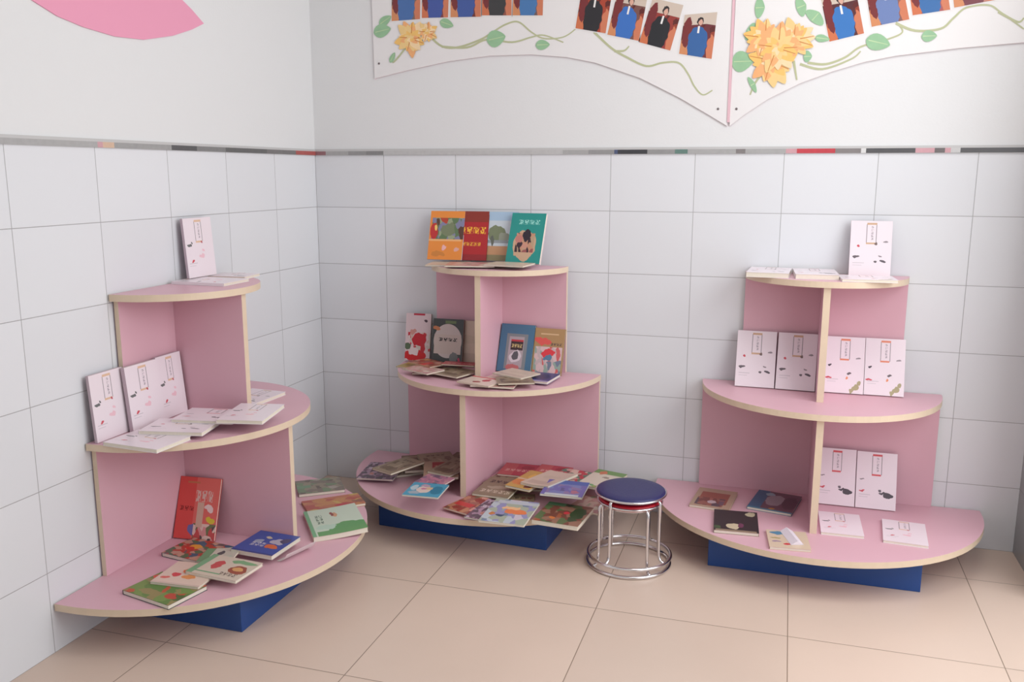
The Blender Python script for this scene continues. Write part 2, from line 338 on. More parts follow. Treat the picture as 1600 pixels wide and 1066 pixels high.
FC = [(240, 176, 120), (238, 204, 140), (246, 216, 172), (240, 194, 112)]
FM = [mat('petal_print', c, .5, vary=.08, vscale=50) for c in FC] + [mat('petal_vein', (206, 132, 70), .5)]
rnd = random.Random(4)
for i, (c, e) in enumerate(FLOWERS):
    b = MB(); R = e[0]-c[0]; col = (0, 1, 0, 1, 2, 3)[i]; yb = -.0090-.0006*i
    for ring, (rr, n, cc) in enumerate(((1.12, 13, col), (.9, 12, (col+1) % 4), (.62, 9, (col+2) % 4), (.34, 6, (col+1) % 4))):
        for k in range(n):
            a = 2*PI*(k+ring*.5)/n + rnd.uniform(-.1, .1); l = R*rr*rnd.uniform(.7, 1.15); w = l*.23; cc = (cc+rnd.choice((0, 0, 1, 2))) % 4
            pts = []
            for t in range(12):
                u = 2*PI*t/12; px = l*.5+l*.5*math.cos(u); pz = w*math.sin(u)*(1.15-.45*math.cos(u))*abs(math.sin(u))**.3
                pts.append((c[0]+px*math.cos(a)-pz*math.sin(a), c[1]+px*math.sin(a)+pz*math.cos(a)))
            shape(b, pts, yb-.00012*ring-.00001*k, cc)
            if ring == 0 and k % 3 == 0: ribbon(b, [(c[0]+.3*l*math.cos(a), c[1]+.3*l*math.sin(a)), (c[0]+.92*l*math.cos(a+.05), c[1]+.92*l*math.sin(a+.05))], .0018, yb-.00055, 4)
    b.build('flower', FM, bd)
for x, z in PINS:
    b = MB(); b.lathe([(0, .0), (.0045, .0), (.004, .002), (0, .003)], n=14)
    b.build('pin', [mat('steel_pin', (120, 110, 112), .4, .6)], bd, (x-1.766, -.0064, z-1.58), (PI/2, 0, 0))

# ---------------------------------------------------------------- shelf units
M_pink = mat('pink_laminate', (221, 177, 189), .42, vary=.03, vscale=4, spec=.4)
M_edge = mat('cream_edge_band', (226, 205, 180), .5, vary=.06, vscale=25)
M_blue = mat('blue_laminate', (34, 74, 140), .45, vary=.05)
ZB, ZM, ZT = .152, .59, 1.028
TB = .022
def half(a, d, n=40, cut=.0, y0=0):
    """half-ellipse outline, straight side on the wall"""
    pts = [(-a, y0), ]
    for k in range(n+1):
        t = PI*k/n; pts.append((-a*math.cos(t), y0-cut-(d-cut)*math.sin(t)))
    pts.append((a, y0)); out = []
    for p in pts:
        if not out or math.hypot(p[0]-out[-1][0], p[1]-out[-1][1]) > 1e-4: out.append(p)
    return out[::-1] if False else out
def shelf_unit(loc, rz, label, a=(.605, .437, .292), d=(.635, .437, .272), pw=(.435, .290), dv=(.417, .260)):
    r = tag(empty('tiered_shelf', (loc[0], loc[1], 0), rz), label, 'bookshelf', 'three-tier pink half-round shelves')
    pt = .016; g = .0015
    for nm, ai, di, z in (('base_board', a[0], d[0], ZB), ('middle_board', a[1], d[1], ZM), ('top_board', a[2], d[2], ZT)):
        b = MB(); b.prism(half(ai, di, 48, .035 if nm == 'base_board' else .0), z-TB, z, 0, 1, False); b.build(nm, [M_pink, M_edge], r)
    for z0, z1, w in ((ZB, ZM-TB, pw[0]), (ZM, ZT-TB, pw[1])):
        b = MB(); b.box(-w, w, -pt, 0, z0+.0003, z1-.0003, 0)
        for f in range(len(b.m)):
            if f in (3, 5): b.m[f] = 1
        b.build('back_panel', [M_pink, M_edge], r)
    for z0, z1, dd in ((ZB, ZM-TB, dv[0]), (ZM, ZT-TB, dv[1])):
        b = MB(); b.box(-.012, .012, -dd, -pt-.0003, z0+.0003, z1-.0003, 0); b.m[2] = 1
        b.build('divider', [M_pink, M_edge], r)
    b = MB(); b.box(-.355, .355, -.455, -.02, .0, ZB-TB-.0003, 0); b.build('plinth', [M_blue], r, bevel=.002)
    return r
shelf_unit((2.150, -.006, 0), 0, 'pink three-tier half-round shelf at the right, beside the shaded wall corner')
shelf_unit((.872, -.040, 0), math.radians(-3), 'pink three-tier half-round shelf in the middle, crowded with children\'s books')
shelf_unit((.006, -1.026, 0), PI/2, 'pink three-tier half-round shelf standing against the left wall', (.612, .437, .290), d=(.640, .452, .298), pw=(.416, .272), dv=(.440, .286))

# ---------------------------------------------------------------- stools
M_chrome = mat('polished_chrome', (225, 222, 224), .14, 1.0)
def ring(R, r, z, n=64, m=10):
    b = MB(); vs = [((R+r*math.cos(2*PI*j/m))*math.cos(2*PI*i/n), (R+r*math.cos(2*PI*j/m))*math.sin(2*PI*i/n), z+r*math.sin(2*PI*j/m)) for i in range(n) for j in range(m)]
    b.mesh(vs, [(i*m+j, ((i+1) % n)*m+j, ((i+1) % n)*m+(j+1) % m, i*m+(j+1) % m) for i in range(n) for j in range(m)], 0, True); return b
def stool(loc, rz, col, label, zoff):
    r = tag(empty('round_stool', loc, rz), label, 'stool', 'two nested round stools')
    hz = .246
    b = MB(); R = zoff
    b.lathe([(0, hz-.012), (R-.006, hz-.012), (R-.003, hz-.004), (R-.004, hz+.003), (R-.012, hz+.0065), (R-.04, hz+.008), (0, hz+.008)]); b.build('seat', [col], r)
    ring(R-.001, .0042, hz-.004).build('seat_rim', [M_chrome], r)
    ring(.149, .0062, .0065).build('base_ring', [M_chrome], r)
    for k in range(4):
        a = PI/2*k; path = []
        for rr, z in ((.110, hz-.009), (.1185, hz-.0115), (.1246, hz-.019), (.1246, .2), (.1246, .12), (.125, .05), (.126, .030), (.130, .018), (.139, .0115), (.147, .0085)):
            path.append((rr*math.cos(a), rr*math.sin(a), z))
        b = MB(); b.tube(path, .0055, n=12); b.build('leg', [M_chrome], r)
    ring(.104, .004, hz-.0135).build('support_ring', [M_chrome], r)
    return r
M_navy = mat('navy_vinyl', (44, 44, 96), .42, bump=.3, bscale=160)
M_redv = mat('red_vinyl', (190, 24, 44), .4)
stool((1.515, -.515, 0), math.radians(-50), M_redv, 'red-seated chrome stool nested beneath the blue-seated one', .1155)
stool((1.517, -.515, 0.030), math.radians(-25), M_navy, 'navy blue-seated chrome stool stacked on top of the red-seated one', .1265)
# ---------------------------------------------------------------- books
M_pages = mat('book_pages', (232, 224, 208), .8, vary=.05, vscale=120)
M_white = mat('white_cover', (236, 228, 232), .35)
gl, rdp, orr, dkk, pnk, olive = (150, 140, 146), (206, 84, 96), (232, 150, 110), (84, 76, 84), (238, 196, 206), (176, 166, 130)
def white_art(kind):
    trim = {'leaf': (226, 190, 160), 'koi': (214, 90, 96), 'sprig': (226, 140, 112), 'dots': (206, 170, 140)}[kind]
    ly = [('r', gl, .38, .60, .398, .94), ('r', gl, .612, .60, .63, .94), ('r', trim, .39, .93, .63, .965), ('r', trim, .38, .58, .61, .61),
          ('t', (168, 158, 166), .49, .65, .56, .91, 1, 5), ('r', (200, 192, 198), .08, .235, .36, .245), ('r', (205, 198, 203), .08, .195, .30, .203)]
    if kind == 'koi':
        ly += [('w', dkk, .80, .24, .11, .055), ('w', dkk, .64, .27, .10, .022), ('w', (110, 100, 108), .58, .32, .05, .02), ('w', rdp, .13, .31, .06, .018), ('w', gl, .14, .52, .06, .012)]
    elif kind == 'sprig':
        ly += [('w', dkk, .12, .50, .045, .018), ('w', rdp, .11, .27, .07, .02), ('w', (110, 100, 104), .62, .34, .07, .015), ('w', orr, .56, .26, .035, .035), ('w', olive, .80, .10, .09, .05), ('w', olive, .70, .06, .06, .04), ('w', olive, .88, .17, .04, .05), ('w', gl, .85, .62, .06, .012)]
    elif kind == 'leaf':
        ly += [('w', (110, 112, 112), .16, .56, .08, .028), ('w', (100, 100, 102), .24, .61, .03, .018), ('w', (190, 90, 106), .58, .60, .03, .03), ('w', rdp, .20, .27, .05, .022), ('w', pnk, .55, .34, .09, .03), ('w', pnk, .62, .42, .05, .02)]
    else:
        ly += [('w', rdp, .20, .56, .045, .025), ('w', (120, 100, 96), .62, .60, .04, .03), ('w', (110, 100, 106), .14, .36, .08, .02), ('w', (110, 100, 106), .62, .26, .05, .025), ('w', (96, 88, 96), .80, .27, .07, .025), ('w', gl, .74, .36, .04, .015), ('w', gl, .86, .62, .06, .014)]
    return art('white_booklet_'+kind, (238, 226, 232), ly, .3)
WA = {k: white_art(k) for k in ('leaf', 'koi', 'sprig', 'dots')}
BUSY = [(150, 60, 50), (60, 90, 60), (200, 170, 90), (70, 60, 70), (210, 190, 170)]
A = {}
A['orange'] = art('cover_orange_picture', (232, 142, 62), [('n', [(96, 120, 84), (150, 160, 130), (90, 60, 50), (180, 70, 50), (130, 130, 160)], .06, .42, 1, .86, 7), ('w', (190, 50, 50), .14, .58, .12, .16), ('w', (240, 200, 110), .18, .66, .05, .05), ('w', (120, 130, 100), .55, .62, .2, .16), ('r', (236, 178, 120), 0, .38, .95, .42), ('w', (236, 180, 180), .46, .24, .06, .05), ('w', (226, 170, 160), .82, .2, .07, .05), ('w', (206, 130, 60), .3, .12, .2, .05)])
A['red'] = art('cover_red_yellow_title', (176, 40, 44), [('r', (140, 52, 40), 0, .78, 1, 1), ('t', (240, 180, 60), .08, .52, .95, .70, 4, 1), ('t', (230, 170, 60), .08, .28, .8, .38, 6, 1), ('r', (150, 40, 44), 0, 0, 1, .12)])
A['landscape'] = art('cover_landscape', (202, 212, 220), [('r', (170, 196, 220), 0, .82, 1, 1), ('r', (198, 150, 112), 0, 0, 1, .30), ('r', (140, 130, 96), 0, 0, 1, .12), ('w', (124, 134, 104), .42, .56, .26, .17), ('w', (150, 156, 140), .62, .48, .16, .10), ('r', (150, 156, 162), 0, .36, .95, .42), ('w', (100, 104, 96), .3, .42, .05, .12)])
A['teal'] = art('cover_teal', (36, 148, 140), [('w', (206, 170, 140), .48, .36, .34, .30), ('n', [(60, 40, 50), (206, 150, 130), (190, 160, 130), (160, 90, 90), (200, 150, 120)], .22, .22, .76, .60, 9), ('w', (44, 36, 48), .52, .56, .12, .14), ('t', (150, 216, 206), .22, .76, .86, .88, 4, 1), ('w', (200, 130, 120), .3, .5, .1, .08)])
A['cherry'] = art('cover_white_red_flowers', (226, 206, 210), [('n', [(226, 206, 210), (200, 60, 70), (232, 214, 214), (216, 190, 180), (210, 200, 190)], .1, .2, 1, .6, 11), ('w', (200, 44, 56), .55, .45, .28, .14), ('w', (206, 40, 44), .4, .1, .45, .12), ('w', (232, 214, 214), .34, .2, .2, .09), ('w', (196, 50, 60), .7, .28, .09, .14), ('w', (90, 110, 84), .1, .3, .10, .08), ('w', (80, 60, 70), .8, .85, .06, .03), ('r', (190, 50, 70), .3, .96, .75, 1), ('w', (210, 150, 140), .3, .62, .12, .05)])
A['arch'] = art('cover_grey_arch_frame', (70, 76, 76), [('e', (206, 194, 190), .5, .52, .46, .37), ('r', (204, 190, 182), .06, .24, .94, .66), ('r', (110, 130, 90), .4, .9, .75, .96), ('w', (200, 130, 90), .12, .78, .12, .05), ('t', (44, 42, 44), .2, .50, .82, .60, 4, 1), ('w', (120, 124, 124), .72, .16, .14, .10), ('w', (190, 70, 100), .9, .1, .04, .05)])
A['bluegrey'] = art('cover_blue_frame', (74, 116, 146), [('r', (130, 136, 140), .2, .06, .82, .80), ('r', (176, 164, 170), .28, .1, .72, .74), ('r', (60, 44, 48), .34, .46, .70, .66), ('r', (190, 60, 70), .34, .64, .70, .68), ('t', (210, 190, 130), .36, .50, .68, .60, 4, 1), ('w', (214, 206, 212), .5, .32, .18, .12), ('w', (90, 90, 96), .5, .34, .08, .09), ('w', (190, 110, 110), .46, .1, .2, .07)])
A['tanred'] = art('cover_tan_red_picture', (176, 140, 96), [('n', [(200, 180, 180), (150, 170, 160), (210, 100, 100), (120, 130, 150), (220, 190, 190)], .04, .02, .96, .6, 8), ('w', (222, 90, 84), .3, .72, .28, .08), ('w', (224, 60, 70), .5, .46, .22, .09), ('w', (90, 130, 160), .5, .36, .14, .06), ('t', (90, 70, 66), .55, .62, .94, .70, 4, 1), ('r', (214, 180, 140), .2, .86, .8, .89)])
A['redkids'] = art('cover_red_cartoon', (222, 80, 74), [('r', (226, 110, 100), .42, 0, 1, 1), ('t', (224, 190, 180), .42, .58, .86, .82, 3, 1), ('t', (150, 40, 36), .06, .44, .42, .54, 3, 1), ('w', (236, 214, 210), .78, .52, .10, .06), ('w', (220, 200, 60), .84, .33, .10, .06), ('w', (110, 110, 170), .42, .16, .12, .09), ('n', [(110, 120, 80), (220, 150, 150), (90, 80, 80), (230, 200, 190), (200, 80, 80)], .45, 0, 1, .26, 10), ('r', (214, 180, 160), .5, .2, .66, .6), ('r', (200, 120, 80), .2, .9, .5, .93)])
A['collage'] = art('cover_colour_collage', (96, 92, 84), [('n', [(180, 70, 60), (80, 110, 80), (110, 90, 90), (60, 96, 120), (190, 150, 130)], 0, 0, 1, 1, 8), ('w', (230, 160, 60), .35, .6, .1, .12), ('w', (200, 60, 50), .3, .5, .08, .08)])
A['blue'] = art('cover_blue_orange', (58, 84, 160), [('w', (214, 110, 60), .72, .36, .17, .09), ('w', (180, 176, 190), .7, .6, .18, .12), ('w', (150, 160, 180), .3, .55, .10, .08), ('t', (190, 190, 200), .2, .3, .55, .5, 3, 2), ('w', (80, 80, 110), .85, .7, .10, .12), ('w', (200, 190, 160), .4, .75, .06, .05), ('r', (50, 70, 130), 0, 0, 1, .06)])
A['green'] = art('cover_green_farm', (98, 136, 70), [('n', [(98, 136, 70), (120, 150, 80), (190, 90, 60), (80, 110, 60), (150, 140, 90)], 0, 0, 1, 1, 5), ('w', (220, 90, 70), .12, .78, .10, .12), ('w', (226, 180, 90), .2, .9, .10, .09), ('w', (190, 80, 60), .8, .3, .1, .12)])
A['creamfruit'] = art('cover_cream_fruit', (226, 204, 188), [('w', (224, 120, 70), .5, .62, .14, .14), ('w', (214, 80, 84), .3, .42, .09, .10), ('w', (226, 150, 90), .6, .35, .14, .09), ('w', (220, 110, 100), .15, .25, .08, .06), ('w', (120, 160, 120), .66, .75, .10, .05), ('r', (210, 190, 176), .0, .0, 1, .06)])
A['greencream'] = art('cover_cream_green_stripe', (214, 202, 184), [('r', (124, 176, 136), 0, 0, .12, 1), ('w', (130, 176, 130), .72, .84, .26, .09), ('w', (200, 90, 90), .34, .55, .08, .22), ('w', (160, 90, 70), .78, .46, .17, .2), ('w', (220, 170, 110), .76, .5, .09, .1), ('t', (120, 110, 100), .55, .1, .9, .3, 4, 1), ('r', (120, 170, 130), .1, .12, .6, .17)])
A['openpage'] = art('cover_green_white_strip', (206, 206, 190), [('r', (110, 160, 120), 0, 0, .25, 1), ('r', (190, 210, 190), .28, .1, .9, .3), ('w', (80, 90, 96), .5, .6, .1, .2)])
A['notebook'] = art('cover_green_hills', (206, 220, 200), [('w', (100, 160, 96), .72, .12, .42, .26), ('r', (104, 160, 96), .1, 0, 1, .16), ('r', (120, 176, 130), 0, 0, .07, 1), ('w', (214, 160, 120), .52, .72, .06, .09), ('w', (150, 70, 60), .46, .76, .03, .09), ('t', (96, 120, 96), .16, .42, .3, .78, 2, 3), ('w', (190, 216, 196), .3, .3, .2, .1)])
A['orangeflat'] = art('cover_orange_brown', (196, 138, 90), [('n', [(196, 138, 90), (180, 90, 80), (200, 170, 96), (150, 100, 80), (190, 120, 90)], 0, 0, 1, 1, 5), ('w', (190, 60, 70), .6, .2, .12, .08)])
A['greygreen'] = art('cover_grey_green', (150, 140, 122), [('n', [(150, 140, 122), (120, 140, 110), (110, 100, 92), (170, 160, 150), (130, 120, 110)], 0, 0, 1, 1, 6), ('r', (120, 150, 120), 0, .4, .3, .6)])
A['purple'] = art('magazine_purple', (150, 116, 140), [('n', [(170, 140, 160), (110, 84, 100), (190, 170, 186), (130, 100, 124), (90, 80, 90)], 0, 0, 1, 1, 9), ('t', (206, 190, 200), .05, .55, .95, .7, 6, 1), ('w', (190, 130, 120), .3, .3, .08, .08)])
A['brown'] = art('cover_brown', (118, 98, 76), [('w', (90, 72, 56), .5, .5, .3, .3), ('r', (150, 130, 104), .1, .85, .9, .93), ('t', (70, 56, 44), .2, .62, .8, .74, 4, 1)])
A['taupe'] = art('cover_taupe', (150, 132, 108), [('n', [(150, 132, 108), (120, 100, 84), (170, 150, 130), (140, 110, 96), (110, 90, 70)], .1, .1, .9, .7, 5), ('t', (80, 66, 56), .2, .76, .8, .88, 4, 1)])
A['redblock'] = art('cover_red_block', (168, 140, 116), [('r', (150, 40, 40), .25, .35, 1, .95), ('w', (190, 90, 80), .6, .3, .3, .12), ('t', (206, 180, 150), .3, .6, .9, .75, 4, 1)])
A['tealcartoon'] = art('cover_teal_cartoon', (80, 160, 190), [('w', (226, 206, 196), .45, .5, .2, .26), ('w', (190, 160, 180), .4, .8, .12, .1), ('w', (50, 130, 160), .8, .5, .16, .3), ('w', (220, 190, 150), .55, .6, .12, .12), ('w', (206, 130, 160), .42, .55, .07, .06), ('w', (170, 180, 190), .25, .25, .16, .12), ('w', (190, 206, 214), .15, .6, .1, .2)])
A['pinkpurple'] = art('cover_pink_purple', (176, 118, 142), [('n', [(176, 118, 142), (140, 110, 130), (200, 150, 160), (110, 90, 110), (196, 130, 150)], 0, 0, 1, 1, 7)])
A['redbrown'] = art('cover_red_brown', (160, 100, 84), [('n', [(160, 100, 84), (190, 130, 100), (120, 90, 70), (214, 150, 140), (150, 60, 50)], 0, 0, 1, 1, 6), ('r', (200, 60, 60), .05, .3, .6, .5), ('w', (210, 160, 80), .8, .8, .12, .1)])
A['beige'] = art('cover_beige_dark_title', (140, 124, 100), [('t', (60, 46, 40), .1, .66, .62, .86, 3, 1), ('t', (110, 50, 50), .62, .66, .98, .82, 2, 1), ('t', (200, 186, 166), .1, .12, .95, .34, 5, 1), ('w', (170, 156, 134), .5, .45, .3, .08)])
A['yellow'] = art('cover_yellow_orange', (206, 164, 90), [('w', (226, 180, 90), .6, .7, .3, .2), ('w', (220, 140, 80), .3, .3, .3, .16), ('w', (110, 50, 50), .8, .15, .14, .1), ('r', (220, 190, 160), 0, .45, 1, .52)])
A['cream'] = art('cover_plain_cream', (214, 196, 178), [('r', (200, 180, 164), .1, .1, .9, .3), ('w', (206, 190, 170), .5, .6, .3, .1)])
A['crimson'] = art('cover_crimson', (178, 60, 74), [('r', (190, 90, 90), 0, 0, .4, 1), ('t', (220, 170, 160), .1, .3, .9, .55, 5, 1), ('w', (150, 40, 54), .7, .7, .2, .16)])
A['redmix'] = art('cover_red_mixed', (190, 110, 104), [('n', [(190, 60, 70), (206, 160, 150), (110, 70, 66), (220, 190, 176), (90, 130, 110)], 0, 0, 1, 1, 7)])
A['greenwhite'] = art('cover_white_green', (214, 202, 186), [('r', (110, 146, 80), 0, .78, 1, 1), ('w', (200, 110, 70), .3, .84, .12, .1), ('r', (96, 156, 100), 0, .05, .5, .14), ('r', (140, 160, 90), .5, .0, 1, .1), ('w', (150, 130, 116), .55, .6, .12, .06)])
A['bluepurple'] = art('cover_blue_purple', (110, 106, 170), [('r', (70, 100, 170), .3, .75, 1, 1), ('n', [(110, 106, 170), (140, 120, 160), (90, 90, 140), (170, 110, 130), (120, 130, 180)], .1, .15, .9, .75, 6), ('r', (190, 196, 200), .1, 0, .9, .12)])
A['lightblue'] = art('magazine_light_blue', (166, 176, 188), [('n', [(150, 150, 190), (190, 200, 206), (120, 140, 160), (206, 196, 206), (170, 180, 160)], 0, 0, 1, 1, 6), ('w', (230, 130, 80), .62, .5, .24, .12), ('w', (240, 190, 140), .5, .64, .2, .07), ('w', (206, 130, 70), .15, .35, .06, .06), ('r', (190, 196, 204), .1, .82, 1, .95), ('w', (60, 84, 110), .35, .3, .12, .05)])
A['greenbrown'] = art('cover_green_brown_photo', (120, 84, 66), [('n', [(120, 70, 56), (90, 110, 70), (160, 90, 60), (60, 76, 50), (150, 110, 90)], 0, 0, 1, 1, 6), ('w', (52, 74, 44), .8, .6, .16, .26), ('w', (206, 60, 70), .55, .55, .07, .09), ('r', (90, 140, 100), 0, .84, .4, 1), ('w', (210, 120, 60), .35, .25, .08, .06)])
A['navy'] = art('cover_navy', (70, 66, 120), [('w', (50, 50, 96), .6, .5, .3, .3), ('r', (160, 150, 190), 0, 0, 1, .1)])
A['pinkcream'] = art('cover_pink_cream', (206, 176, 166), [('n', [(206, 176, 166), (190, 140, 130), (170, 160, 140), (220, 206, 190), (200, 150, 150)], 0, 0, 1, 1, 6)])
A['yellowolive'] = art('cover_yellow_olive', (180, 160, 90), [('r', (200, 110, 70), .5, 0, 1, 1), ('w', (150, 140, 90), .3, .4, .2, .2)])
A['creamred'] = art('cover_cream_red_marks', (220, 200, 186), [('w', (180, 60, 66), .6, .6, .12, .2), ('w', (150, 50, 60), .45, .3, .1, .1), ('r', (196, 60, 70), 0, .85, .8, .96)])
A['brownphoto'] = art('cover_brown_photo', (178, 150, 128), [('r', (150, 84, 70), .14, .2, .86, .8), ('n', [(120, 70, 64), (90, 74, 84), (160, 100, 90), (110, 84, 96), (150, 96, 84)], .1, .08, .8, .5, 6), ('w', (190, 170, 176), .5, .28, .1, .08)])
A['bluephoto'] = art('cover_blue_photo', (110, 78, 92), [('r', (62, 104, 140), 0, 0, .28, 1), ('r', (80, 140, 160), 0, 0, 1, .05), ('w', (160, 146, 156), .5, .55, .2, .3), ('w', (90, 60, 76), .84, .5, .16, .34), ('w', (150, 176, 190), .32, .84, .1, .08), ('w', (186, 130, 70), .52, .12, .08, .04)])
A['black'] = art('cover_black_rabbits', (50, 46, 48), [('w', (206, 190, 160), .42, .24, .16, .13), ('w', (190, 180, 150), .84, .86, .11, .11), ('w', (110, 60, 86), .60, .28, .08, .1), ('w', (70, 90, 60), .08, .16, .08, .06), ('r', (150, 130, 110), .04, .0, .95, .07)])
A['smallbook'] = art('cover_small_cream', (218, 196, 172), [('w', (90, 140, 170), .26, .84, .2, .1), ('w', (206, 60, 70), .45, .22, .1, .05), ('w', (176, 160, 110), .2, .55, .12, .05), ('w', (160, 130, 160), .2, .35, .12, .04)])

def book(name, label, cover, w, h, t, spine=(236, 228, 232), group=None, standing=False, bend=0, shade=None):
    """closed book: wrap-around cover and page block; local origin under the book's middle (flat) or at its lower edge (standing)"""
    r = tag(empty(name, (0, 0, 0)), label, 'book', group or name.replace('_', ' ')+'s on the pink shelves')
    y0 = 0 if standing else -h/2; c = .0009; nx = 10 if bend else 1
    Ms = shade or mat('cover_back', spine, .45)
    b = MB(); xs = [-w/2+w*i/nx for i in range(nx+1)]
    for i in range(nx):
        a, d = xs[i], xs[i+1]; ua, ud = i/nx, (i+1)/nx
        for z0, z1, mt in ((0, c, 1), (t-c, t, 0)):
            b.face([(a, y0, z1), (d, y0, z1), (d, y0+h, z1), (a, y0+h, z1)], mt, [(ua, 0), (ud, 0), (ud, 1), (ua, 1)])
            b.face([(a, y0+h, z0), (d, y0+h, z0), (d, y0, z0), (a, y0, z0)], 1)
            b.face([(a, y0, z0), (d, y0, z0), (d, y0, z1), (a, y0, z1)], 1)
            b.face([(d, y0+h, z0), (a, y0+h, z0), (a, y0+h, z1), (d, y0+h, z1)], 1)
            if i == nx-1: b.face([(d, y0, z0), (d, y0+h, z0), (d, y0+h, z1), (d, y0, z1)], 1)
    b.face([(-w/2, y0+h, 0), (-w/2, y0, 0), (-w/2, y0, t), (-w/2, y0+h, t)], 1)
    b.face([(-w/2+c, y0, c), (-w/2+c, y0+h, c), (-w/2+c, y0+h, t-c), (-w/2+c, y0, t-c)], 1)
    warp = (lambda x, y: bend*(x/w+.5)**2) if bend else None
    b.build('cover', [cover, Ms], r, warp=warp)
    b = MB(); e = .0016; xs = [-w/2+c+.0002+(w-2*e)*i/nx for i in range(nx+1)]
    for i in range(nx):
        a, d = xs[i], xs[i+1]; z0, z1 = c+.0001, t-c-.0001
        b.face([(a, y0+e, z0), (d, y0+e, z0), (d, y0+e, z1), (a, y0+e, z1)]); b.face([(d, y0+h-e, z0), (a, y0+h-e, z0), (a, y0+h-e, z1), (d, y0+h-e, z1)])
        b.face([(a, y0+e, z1), (d, y0+e, z1), (d, y0+h-e, z1), (a, y0+h-e, z1)]); b.face([(a, y0+h-e, z0), (d, y0+h-e, z0), (d, y0+e, z0), (a, y0+e, z0)])
    b.face([(xs[-1], y0+e, z0), (xs[-1], y0+h-e, z0), (xs[-1], y0+h-e, z1), (xs[-1], y0+e, z1)])
    b.face([(xs[0], y0+h-e, z0), (xs[0], y0+e, z0), (xs[0], y0+e, z1), (xs[0], y0+h-e, z1)])
    b.build('pages', [M_pages], r, warp=warp)
    return r
def stand(name, label, cover, x, y, z, w, h, t, lean, yaw=0, spine=(236, 228, 232), group=None):
    """leans back against what is behind it; lean = degrees from upright, yaw 0 faces the room from the back wall"""
    r = book(name, label, cover, w, h, t, spine, group, True)
    r.matrix_world = Matrix.Translation((x, y, z+.0006)) @ Matrix.Rotation(math.radians(yaw), 4, 'Z') @ Matrix.Rotation(math.radians(90-lean), 4, 'X')
    return r
placed = []
def corners(x, y, w, h, ang):
    a = math.radians(ang); c, s = math.cos(a), math.sin(a)
    return [(x+u*w/2*c-v*h/2*s, y+u*w/2*s+v*h/2*c) for u, v in ((-1, -1), (1, -1), (1, 1), (-1, 1))]
def hit(P, Q):
    for poly in (P, Q):
        for i in range(4):
            ex, ey = poly[(i+1) % 4][0]-poly[i][0], poly[(i+1) % 4][1]-poly[i][1]; n = (-ey, ex)
            a = [n[0]*p[0]+n[1]*p[1] for p in P]; b = [n[0]*p[0]+n[1]*p[1] for p in Q]
            if max(a) <= min(b)+1e-6 or max(b) <= min(a)+1e-6: return False
    return True
def flat(name, label, cover, lvl, x, y, w, h, t, ang, spine=(226, 218, 206), group=None, bend=0):
    """rests on the board, or on whatever book already lies under it"""
    P = corners(x, y, w*.98, h*.98, ang); z = lvl
    for l, Q, top in placed:
        if l == lvl and hit(P, Q): z = max(z, top)
    placed.append((lvl, P, z+t+.0004))
    r = book(name, label, cover, w, h, t, spine, group, False, bend)
    r.location = (x, y, z+.0003); r.rotation_euler = (0, 0, math.radians(ang)); return r
WB, WS = 'white_booklet', (240, 232, 236)
G = 'white booklets with small printed motifs'
wsp = (196, 176, 186)
# right unit: top board
flat(WB, 'white booklet lying at the left end of the right unit\'s top board', WA['dots'], ZT, 1.948, -.112, .150, .205, .018, -3, WS, G)
flat(WB, 'white booklet lying in the middle of the right unit\'s top board', WA['koi'], ZT, 2.110, -.118, .150, .205, .018, 3, WS, G)
flat(WB, 'thin white booklet lying in front of the standing one on the right unit\'s top', WA['sprig'], ZT, 2.283, -.185, .185, .14, .010, 4, WS, G)
stand(WB, 'white booklet standing alone on top of the right unit, framed title strip', WA['dots'], 2.298, -.072, ZT, .142, .205, .008, 14, 0, wsp, G)
# right unit: middle board, four leaning
stand(WB, 'white booklet leaning on the right unit\'s middle board, far left of four', WA['dots'], 1.915, -.100, ZM, .146, .218, .010, 19, 0, wsp, G)
stand(WB, 'white booklet leaning left of the divider on the right unit\'s middle board', WA['dots'], 2.064, -.104, ZM, .143, .218, .010, 19, -2, wsp, G)
stand(WB, 'white booklet with olive sprig leaning just right of the divider, right unit\'s middle board', WA['sprig'], 2.236, -.100, ZM, .140, .213, .010, 19, 0, wsp, G)
stand(WB, 'white booklet with sprig leaning at the far right of the right unit\'s middle board', WA['sprig'], 2.377, -.096, ZM, .138, .213, .010, 19, 0, wsp, G)
# right unit: base board
stand(WB, 'white booklet with dark fish motif leaning right beside the divider, right unit\'s base', WA['koi'], 2.236, -.108, ZB, .138, .215, .010, 20, 0, wsp, G)
stand(WB, 'white booklet with dark fish motif leaning farther right of the divider, right unit\'s base', WA['koi'], 2.379, -.108, ZB, .142, .213, .010, 20, 0, wsp, G)
flat(WB, 'white booklet lying flat beside the divider on the right unit\'s base', WA['leaf'], ZB, 2.246, -.318, .143, .205, .010, 1, WS, G)
flat(WB, 'white booklet lying flat rightmost on the right unit\'s base', WA['leaf'], ZB, 2.457, -.335, .143, .205, .010, -4, WS, G)
flat('picture_book', 'tan-edged brown picture book at the left end of the right unit\'s base', A['brownphoto'], ZB, 1.790, -.200, .150, .205, .010, -6, (190, 160, 130))
flat('picture_book', 'blue-spined dark picture book near the divider on the right unit\'s base', A['bluephoto'], ZB, 2.016, -.165, .165, .205, .010, -11, (70, 120, 150))
flat('picture_book', 'black picture book with pale rabbit shapes on the right unit\'s base', A['black'], ZB, 1.885, -.415, .155, .200, .012, 4, (150, 130, 112))
flat('small_booklet', 'small cream booklet with a blue patch near the right unit\'s front edge', A['smallbook'], ZB, 2.066, -.525, .135, .150, .010, 6, (220, 190, 170))

